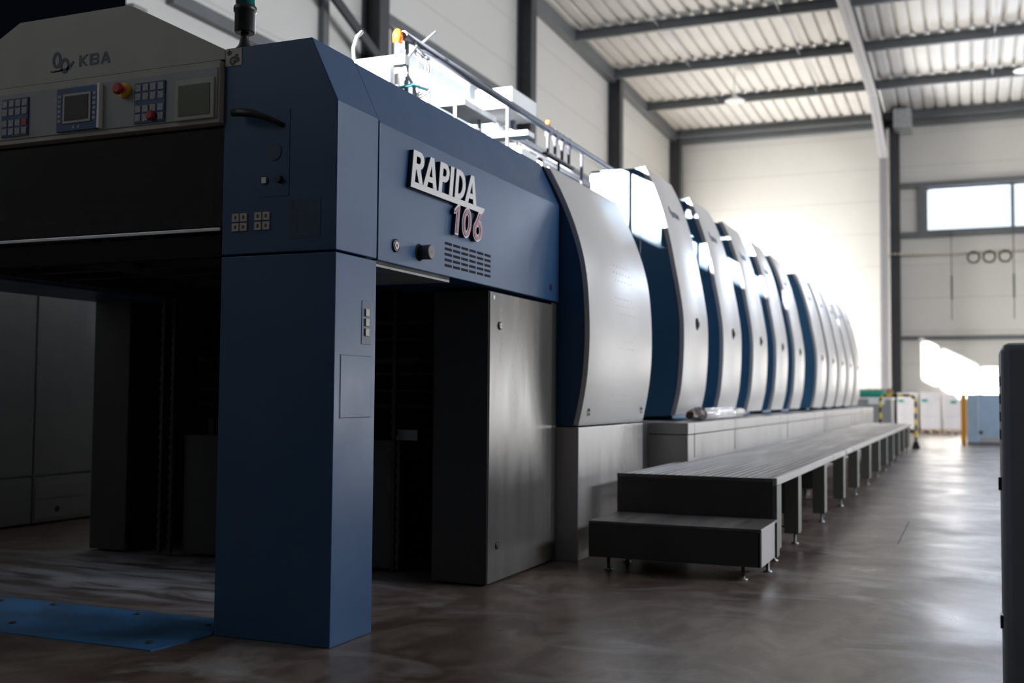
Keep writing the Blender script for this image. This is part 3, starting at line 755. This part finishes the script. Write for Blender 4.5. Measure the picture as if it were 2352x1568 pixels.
S = thing('step', (-1.55, 6.25, 0), 'low dark grey metal step in front of the walkway platform', 'step')
obj('tread', MB('deck').box(-2.04, -1.058, 6.02, 6.56, .268, .284), S, .003)
obj('riser', MB('dark_grey').box(-2.04, -1.062, 6.022, 6.045, .078, .268), S, .002)
obj('side_panel', MB('plinth').box(-1.075, -1.055, 6.022, 6.45, .078, .280), S, .002)
obj('side_panel', MB('plinth').box(-2.04, -2.02, 6.046, 6.45, .078, .268), S, .002)
for x, y in ((-1.945, 6.10), (-1.162, 6.06), (-1.087, 6.40), (-1.93, 6.42)):
    obj('levelling_foot', MB('steel').lathe([(.026, 0), (.024, .008), (.010, .012), (.010, .10)], (x, y, 0)), S)
# things below the platform
hr = thing('hose_reel_box', (-1.42, 8.7, 0), 'dark rounded box on a tube stand under the walkway, behind the second leg', 'box')
m = MB('dark_grey'); m.prism([(8.5, .12), (8.5, .34), (8.78, .34)]+arc(8.78, .23, .10, .11, 90, -90, 8)+[(8.78, .12)], 'x', -1.52, -1.30); obj('box_body', m, hr, .006)
m = MB('black'); m.tube([(-1.46, 8.6, .13), (-1.46, 8.6, .012), (-1.33, 8.6, .012), (-1.33, 8.6, .13)], .010, 8); obj('stand', m, hr)
hr2 = dup(hr, dy=2.4, dx=-.05, label='dark rounded box on a tube stand under the walkway, farther one behind the third leg')
cd_ = thing('cable_drum', (-1.72, 12.4, 0), 'small grey and red drum on the floor under the walkway', 'drum')
obj('drum_body', MB('steel').lathe([(.09, -.08), (.09, .08)], (-1.72, 12.4, .09), 'x'), cd_); obj('drum_end', MB('red').lathe([(.05, .08), (.05, .09)], (-1.72, 12.4, .09), 'x'), cd_)

# ------------------------------------------------------------------ wrapped roll on the plinth
R_ = thing('wrapped_roll', (-2.02, 9.5, .803), 'long film-wrapped roll with tattered brown end lying on the plinth ledge', 'roll')
obj('roll_core', MB('film').tube([(-2.03, 8.85, .852), (-2.035, 9.4, .852), (-2.04, 10.0, .852), (-2.045, 10.5, .852)], .046, 18), R_)
sh = MB('film')
sh.tube([(-2.08, 8.8, .888), (-2.085, 9.5, .893), (-2.09, 10.2, .890), (-2.085, 10.66, .885), (-2.05, 10.72, .87), (-2.035, 10.72, .83)], .012, 10)
obj('film_fold', sh, R_)
random.seed(5)
tt = MB('tatter')
ring = []
for i in range(8):
    y = 8.48+i*.062; rr = .030+.024*math.sin(min(1, i/5)*1.5)
    ring.append([tt.bm.verts.new((-2.045+(rr*random.uniform(.8, 1.25))*math.cos(a*math.pi/7), y+random.uniform(-.012, .012), max(.8045, .856+(rr*random.uniform(.8, 1.2))*math.sin(a*math.pi/7)))) for a in range(14)])
for a, b in zip(ring, ring[1:]):
    for k in range(14): tt.bm.faces.new((a[k], a[(k+1) % 14], b[(k+1) % 14], b[k]))
tt.bm.faces.new(ring[0][::-1]); tt.bm.faces.new(ring[-1])
obj('tattered_end', tt, R_, label='torn dark brown wrapping')

# ------------------------------------------------------------------ on top of the press
ra = thing('service_rail', (-3.2, 8, 2.45), 'dark blue-grey tube rail running above the blue fascia', 'railing')
obj('top_rail', MB('rail').tube([(-3.2, 5.85, 3.205), (-3.2, 8.2, 3.195), (-3.2, 11.6, 3.185)], .028, 12), ra)
for y in (5.9, 7.5, 9.2, 10.7):
    zb_ = 2.40 if y < 6.29 else (2.42 if y < 7.7 else 2.16)
    obj('post', MB('rail').tube([(-3.2, y, zb_), (-3.2, y, 3.19)], .014, 10), ra)
pr_ = thing('pipe_run', (-3.0, 9, 2.5), 'bundle of slim grey pipes running behind the tube rail towards the first units', 'pipes')
for x, z in ((-3.60, 3.14), (-3.67, 3.21), (-3.77, 3.28), (-3.93, 3.42), (-4.10, 3.55)):
    obj('pipe', MB('pipe').tube([(x, 8.95, z), (x, 15.2, z)], .015, 8), pr_)
for y in (9.1, 10.9, 13.6):
    br = MB('dark_grey'); br.prism([(-3.54, 3.06), (-3.54, 3.12), (-4.18, 3.58), (-4.18, 3.52)], 'y', y, y+.03); br.box(-3.83, -3.80, y+.001, y+.029, 2.155, 3.29)
    obj('pipe_bracket', br, pr_)
bx = thing('control_box', (-3.9, 9.3, 2.42), 'white box on a post above the press, sunlit beside the tube rail', 'box')
obj('box_body', MB('white').box(-4.05, -3.70, 8.76, 9.35, 3.53, 3.71), bx, .004)
obj('box_post', MB('rail').box(-3.9, -3.86, 9.2, 9.24, 2.14, 3.53), bx)
b2 = thing('valve_block', (-3.0, 7.2, 2.45), 'sunlit white valve block with fittings on top edge of the blue fascia', 'valve')
m = MB('white'); m.box(-3.02, -2.90, 7.05, 7.35, 2.60, 2.74); m.box(-3.0, -2.93, 7.0, 7.06, 2.63, 2.69); obj('block', m, b2, .004)
m = MB('steel'); m.tube([(-2.96, 7.1, 2.72), (-2.96, 7.1, 2.79), (-3.05, 7.2, 2.83)], .012, 8).tube([(-2.96, 7.25, 2.42), (-2.96, 7.25, 2.62)], .02, 8); obj('fitting', m, b2)
hp = thing('hose_coil', (-3.2, 5.96, 2.45), 'coiled white hose hanging from the tube rail near its front', 'hose')
m = MB('cable')
for k in range(3):
    r = .115+.012*k; m.tube([(-3.17+.012*k+.02*math.sin(t*.785), 5.96+r*math.cos(t*2*math.pi/28), 3.0+r*1.15*math.sin(t*2*math.pi/28)) for t in range(28)], .006, 6, closed=True)
m.tube([(-3.17, 5.96, 3.12), (-3.18, 5.97, 3.21)], .006, 6)
m.tube([(-3.17, 5.96, 2.87), (-3.15, 5.99, 2.70), (-3.14, 6.0, 2.41)], .006, 6)
obj('coil', m, hp)
ob = thing('orange_lamp', (-3.22, 5.82, 2.45), 'small orange warning lamp on a thin post above the blue fascia', 'lamp')
obj('post', MB('white').tube([(-3.22, 5.82, 2.40), (-3.22, 5.82, 3.15)], .016, 10), ob)
obj('lamp_head', MB('orange').lathe([(.030, 0), (.032, .05), (.022, .075), (.008, .085)], (-3.22, 5.82, 3.15)), ob, label='orange lamp lens')
tp = thing('conduit_stub', (-3.2, 5.3, 2.45), 'bent pale cable tube sticking up by the seam of the blue housing', 'cable')
m = MB('cable'); m.tube([(-3.2, 5.28, 2.40), (-3.2, 5.28, 2.88), (-3.2, 5.27, 2.95), (-3.19, 5.29, 3.02), (-3.18, 5.33, 3.06)], .010, 8); obj('tube', m, tp)
m = MB('cable'); m.lathe([(.028, 0), (.024, .06), (.010, .07)], (-3.2, 5.28, 2.80)); obj('gland', m, tp)
wp = thing('bracket_plate', (-3.3, 5.45, 2.45), 'sunlit white folded bracket plate on top of the blue housing', 'bracket')
m = MB('white'); m.box(-3.45, -3.05, 5.60, 5.66, 2.94, 3.0); m.box(-3.4, -3.12, 5.55, 5.60, 2.80, 2.94); m.box(-3.28, -3.25, 5.6, 5.63, 2.41, 2.94); obj('plate', m, wp, .003)
m = MB('teal'); m.tube([(-3.12, 5.62, 2.80), (-3.05, 5.7, 2.84), (-3.0, 5.8, 2.83)], .010, 8); obj('teal_hose', m, wp)
ct = thing('cable_end', (-3.2, 6.1, 2.45), 'grey cable end poking up past the orange lamp', 'cable')
m = MB('cable'); m.tube([(-3.2, 6.05, 2.40), (-3.2, 6.05, 3.15), (-3.19, 6.08, 3.22), (-3.15, 6.2, 3.33)], .008, 8); obj('tube', m, ct)
pf = thing('filter_bottles', (-3.2, 8.6, 2.45), 'row of four small pneumatic valves, one orange-capped, on a narrow shelf before the first unit', 'valves')
for k in range(4):
    y = 8.35+.17*k; m = MB('bottle'); m.lathe([(.012, 0), (.014, .14), (.026, .15), (.026, .22), (.010, .24)], (-3.2, y, 2.99)); obj('bottle', m, pf)
m = MB('orange'); m.lathe([(.018, 0), (.018, .03)], (-3.2, 8.35, 3.232)); obj('bottle_cap', m, pf, label='orange cap')
m = MB('dark_grey'); m.box(-3.225, -3.175, 8.28, 8.95, 2.972, 2.99); m.box(-3.21, -3.19, 8.60, 8.62, .803, 2.972); obj('shelf', m, pf)
ll = thing('sign_lamp', (-3.3, 8.0, 2.42), 'flat white lamp under the tube rail, lit by the sun', 'lamp')
m = MB('white'); m.box(-3.55, -3.22, 7.95, 8.1, 3.06, 3.10); obj('lamp_head', m, ll, .003); obj('post', MB('rail').tube([(-3.4, 8.02, .803), (-3.4, 8.02, 3.06)], .012, 8), ll)
du = thing('air_duct', (-3.7, 7.0, 2.42), 'sunlit flat sheet-metal duct piece on thin posts behind the tube rail', 'duct')
obj('duct_body', MB('galv').box(-3.85, -3.62, 7.62, 8.25, 3.26, 3.31), du, .004); obj('duct_leg', MB('rail').box(-3.72, -3.70, 7.64, 7.66, 2.42, 3.26), du); obj('duct_leg', MB('rail').box(-3.72, -3.70, 8.1, 8.12, .803, 3.26), du)

# ------------------------------------------------------------------ right-hand cabinet at the frame edge
rc = thing('console_cabinet', (.45, 3.75, 0), 'dark slate-blue cabinet cut off by the right edge of the picture', 'cabinet')
obj('cabinet_body', MB('console').box(.083, .95, 3.575, 3.93, 0, 1.168), rc, .022)
m = MB('void', 'cabinet')
for k in range(4):
    z = 1.04-.055*k; m.box(.0815, .0835, 3.68, 3.85, z, z+.03, 0)
obj('side_louvres', m, rc)
obj('door_lock', MB('black').lathe([(.012, 0), (.012, -.006)], (.20, 3.575, .62), 'y'), rc)
obj('side_hinge', MB('black').box(.074, .084, 3.70, 3.74, .72, .76), rc); obj('side_hinge', MB('black').box(.074, .084, 3.70, 3.74, .30, .34), rc)

# ------------------------------------------------------------------ left background
for k, (y0, y1, lab) in enumerate(((4.95, 6.165, 'grey steel cabinet on the left behind the delivery end, at the frame edge'), (6.175, 6.98, 'grey steel cabinet with a recessed bottom panel behind the delivery end'))):
    cb = thing('steel_cabinet', (-6.8, (y0+y1)/2, 0), lab, 'cabinet')
    obj('carcass', MB('cabinet').box(-7.2, -6.47, y0, y1, .012, 2.3), cb, .004)
    obj('door', MB('cabinet').box(-6.469, -6.450, y0+.005, y1-.005, .37, 2.29), cb, .003)
    lp = obj('lower_panel', MB('cabinet').box(-6.469, -6.450, y0+.005, y1-.005, .018, .355), cb, .003)
    if k:
        obj('drawer', MB('cabinet').box(-6.450, -6.444, 6.19, 6.70, .19, .30), lp, .002); d2_ = obj('drawer', MB('cabinet').box(-6.450, -6.444, 6.19, 6.70, .04, .18), lp, .002)
        obj('rosette', MB('black').lathe([(.022, 0), (.022, .008)], (-6.450, 6.41, .104), 'x'), lp)
nc = obj('navy_curtain', MB('navy').box(-8.62, -8.56, 2.9, 9.30, .02, 5.5)); tag(nc, 'tall dark navy curtain against the left wall behind the hood', 'curtain')

# blue floor plate
fp = thing('floor_plate', (-3.8, 3.7, 0), 'blue steel plate screwed to the floor left of the corner post', 'floor plate')
obj('plate', MB('plate_blue').prism([(-4.9, 3.415), (-2.93, 3.405), (-2.895, 3.725), (-3.05, 3.985), (-4.9, 3.985)], 'z', .0, .006), fp)
for x, y in ((-4.25, 3.90), (-3.95, 3.93), (-3.45, 3.92), (-3.02, 3.86), (-3.02, 3.50), (-3.8, 3.55), (-4.4, 3.55)):
    obj('bolt', MB('dark_grey').lathe([(.016, 0), (.014, .006)], (x, y, .006), 'z', 6), fp)
# floor joints
jm = MB('void'); jm.box(-.481, -.476, 8.0, 9.5, .0003, .001); 
tag(obj('floor_groove', jm), 'short dark cut line in the concrete floor to the right of the walkway', 'groove')

# ------------------------------------------------------------------ far end of the hall
ba = thing('safety_barrier', (-1.38, 23.28, 0), 'yellow and black striped tube barrier at the far end of the walkway', 'barrier')
path = []
def seg(a, b, n): return [tuple(a[i]+(b[i]-a[i])*k/n for i in range(3)) for k in range(n)]
yb = 23.28; r_ = .12
path += seg((-1.70, yb, 0), (-1.70, yb, 1.06-r_), 16)
path += [(-1.70+r_-r_*math.cos(a), yb, 1.06-r_+r_*math.sin(a)) for a in [math.pi/2*k/6 for k in range(6)]]
path += seg((-1.70+r_, yb, 1.06), (-1.03-r_, yb, 1.06), 8)
path += [(-1.03-r_+r_*math.sin(a), yb, 1.06-r_+r_*math.cos(a)) for a in [math.pi/2*k/6 for k in range(6)]]
path += seg((-1.03, yb, 1.06-r_), (-1.03, yb, 0), 16)+[(-1.03, yb, 0)]
mats_ = [1 if (i//2) % 2 == 0 else 0 for i in range(len(path))]
obj('striped_tube', MB('stripe_y', 'stripe_k').tube(path, .028, 12, mats=mats_), ba)
for x in (-1.70, -1.03): obj('foot_plate', MB('stripe_k').prism([(x-.08, 0), (x+.08, 0), (x+.04, .14), (x-.04, .14)], 'y', yb-.06, yb+.06), ba)

op = thing('orange_post', (-.165, 26.5, 0), 'orange square post at the left edge of the pale blue panel', 'post')
obj('post_body', MB('orange_paint').box(-.225, -.108, 26.44, 26.56, 0, 1.10), op, .006)
bp_ = thing('blue_panel_gate', (.5, 26.6, 0), 'low pale blue sheet panel gate right of the orange post', 'gate')
obj('sheet', MB('skyblue').box(-.10, 1.4, 26.56, 26.60, .03, 1.10), bp_)
obj('latch', MB('ink').box(.15, .22, 26.53, 26.56, .22, .29), bp_); obj('joint', MB('white').box(.13, .14, 26.553, 26.56, .05, 1.08), bp_)
obj('kick_strip', MB('decal').box(.18, 1.3, 26.545, 26.56, .06, .14), bp_); obj('bottom_rail', MB('beam_dark').box(-.10, 1.4, 26.54, 26.60, .0, .03), bp_)

def pallet_stack(x0, x1, y0, y1, h0, h1, where):
    p = thing('pallet', ((x0+x1)/2, (y0+y1)/2, 0), 'wooden pallet under the white cartons %s' % where, 'pallet', 'pallets by the back wall')
    m = MB('wood')
    for k in range(3): m.box(x0+(x1-x0-.08)*k/2, x0+(x1-x0-.08)*k/2+.08, y0, y1, .0, .10)
    obj('blocks', m, p)
    m = MB('wood')
    for k in range(5): m.box(x0, x1, y0+(y1-y0-.1)*k/4, y0+(y1-y0-.1)*k/4+.1, .10, .118)
    obj('boards', m, p)
    for a, b, s in ((.119, h0, 'lower'), (h0+.002, h1, 'upper')):
        c = thing('carton_stack', ((x0+x1)/2, (y0+y1)/2, a), 'white %s carton block on the pallet %s' % (s, where), 'carton', 'white cartons by the back wall')
        obj('carton', MB('carton').box(x0+.01, x1-.01, y0+.01, y1, a, b), c, .008)
        if s == 'upper':
            xl = x0+.03 if (x1-x0) > .5 else x0+.2
            obj('green_label', MB('green').box(xl, xl+.16, y0+.004, y0+.01, b-.28, b-.20), c)
pallet_stack(-1.36, -.80, 33.70, 34.5, .47, 1.18, 'directly right of the striped barrier')
pallet_stack(-.755, -.27, 33.70, 34.5, .47, 1.14, 'left of the orange post')
pallet_stack(-2.00, -1.42, 33.70, 34.5, .47, 1.16, 'seen through the striped barrier')
gb = thing('grey_bin', (-2.3, 26.4, 0), 'large pale grey chest behind the far end of the walkway', 'chest')
obj('chest_body', MB('beam_light').box(-2.95, -1.66, 26.0, 26.9, .0, .97), gb, .01)
obj('lid', MB('white').box(-2.97, -1.64, 25.98, 26.92, .97, 1.01), gb, .005)
pp = tag(obj('paper_sheets', MB('white').box(-2.35, -1.80, 25.965, 26.3, 1.012, 1.02).box(-2.15, -1.80, 25.962, 25.970, .86, 1.02)), 'loose white paper sheets hanging over the chest edge', 'paper')
gr = thing('green_roll', (-2.2, 26.45, 1.012), 'green wrapped roll lying on the pale grey chest', 'roll')
obj('roll', MB('green').tube([(-2.95, 26.5, 1.105), (-1.90, 26.5, 1.105), (-1.84, 26.5, 1.105), (-1.80, 26.5, 1.105)], .085, 20, radii=[.085, .085, .07, .03]), gr)
kr = thing('kraft_wrap', (-2.0, 26.7, 1.012), 'crumpled brown kraft paper wrap behind and around the green roll end', 'paper')
random.seed(9)
m = MB('kraft'); ring = []
for i in range(18):
    x = -2.9+i*.072; rr = .10*random.uniform(.8, 1.15)
    ring.append([m.bm.verts.new((x, 26.70+(rr*random.uniform(.8, 1.1))*math.cos(a*math.pi/6), max(1.014, 1.115+rr*random.uniform(.8, 1.1)*math.sin(a*math.pi/6)))) for a in range(12)])
for a, b in zip(ring, ring[1:]):
    for k in range(12): m.bm.faces.new((a[k], a[(k+1) % 12], b[(k+1) % 12], b[k]))
m.bm.faces.new(ring[0][::-1]); m.bm.faces.new(ring[-1]); obj('crumpled_paper', m, kr)

# cable carrier, coils and hanging rods on the back wall
cc = thing('cable_carrier', (3, 34.5, 5.3), 'beige cable chain strung along the back wall under the window', 'cable')
m = MB('carrier')
x = -2.5
while x < 9:
    z = 5.27+.02*math.sin(x*2); m.box(x, x+.09, 34.50, 34.56, z, z+.05); x += .13
obj('chain_links', m, cc)
obj('carrier_rail', MB('beam').box(-2.5, 9.5, 34.60, 34.63, 5.24, 5.27), cc); obj('carrier_bracket', MB('beam').box(2.0, 2.06, 34.63, 35, 5.22, 5.27), cc)
for k, (x, ln) in enumerate(((.10, 'leftmost'), (.52, 'middle'), (.94, 'rightmost'))):
    t = thing('cable_coil', (x, 34.45, 5.1), 'dark cable coil hanging under the cable chain, %s of three' % ln, 'cable', 'cable coils on the back wall')
    m = MB('rubber'); rr = .17
    for q in range(2): m.tube([(x+(rr-.02*q)*math.cos(2*math.pi*s/24), 34.45+.02*q, 5.12+(rr-.02*q)*math.sin(2*math.pi*s/24)) for s in range(24)], .02, 6, closed=True)
    obj('coil', m, t)
for x, ln in ((-.5, 'left'), (1.16, 'right')):
    t = thing('hanging_rod', (x, 34.4, 3.4), 'thin dark rod hanging in front of the back wall, %s of the coils' % ln, 'rod')
    obj('rod', MB('beam_dark').tube([(x, 34.4, 3.3), (x, 34.4, 5.9)], .014, 6), t); obj('rod_sleeve', MB('beam_dark').tube([(x, 34.4, 3.9), (x, 34.4, 4.6)], .028, 8), t)
    obj('rod_bracket', MB('beam_dark').box(x-.02, x+.02, 34.4, 34.9, 5.84, 5.88), t)
# high-bay lamps
for k, (px, py, pz, lab) in enumerate(((-5.80, 29.2, 8.95, 'round white high-bay lamp hanging over the press, near the middle of the roof'), (1.30, 29.3, 9.05, 'round white high-bay lamp at the right edge of the picture'))):
    t = thing('high_bay_lamp', (px, py, pz), lab, 'lamp')
    obj('shade', MB('lamp_white').lathe([(.26, 0), (.27, .02), (.20, .06), (.07, .12), (.06, .18)], (px, py, pz)), t)
    obj('diffuser', MB('galv').lathe([(.10, -.005), (.10, 0)], (px, py, pz)), t)
    obj('cord', MB('rubber').tube([(px, py, pz+.18), (px-.02, py, pz+.4), (px, py, roofz(py)-.02)], .008, 6), t)
# sag rods between purlins
for x in (-6.7, -3.9, .6):
    for a, b in ((31.25, 27.95), (27.95, 24.8), (24.8, 21.5)):
        trim(MB('galv').tube([(x, a, roofz(a)-.18), (x, b, roofz(b)-.10)], .012, 6))
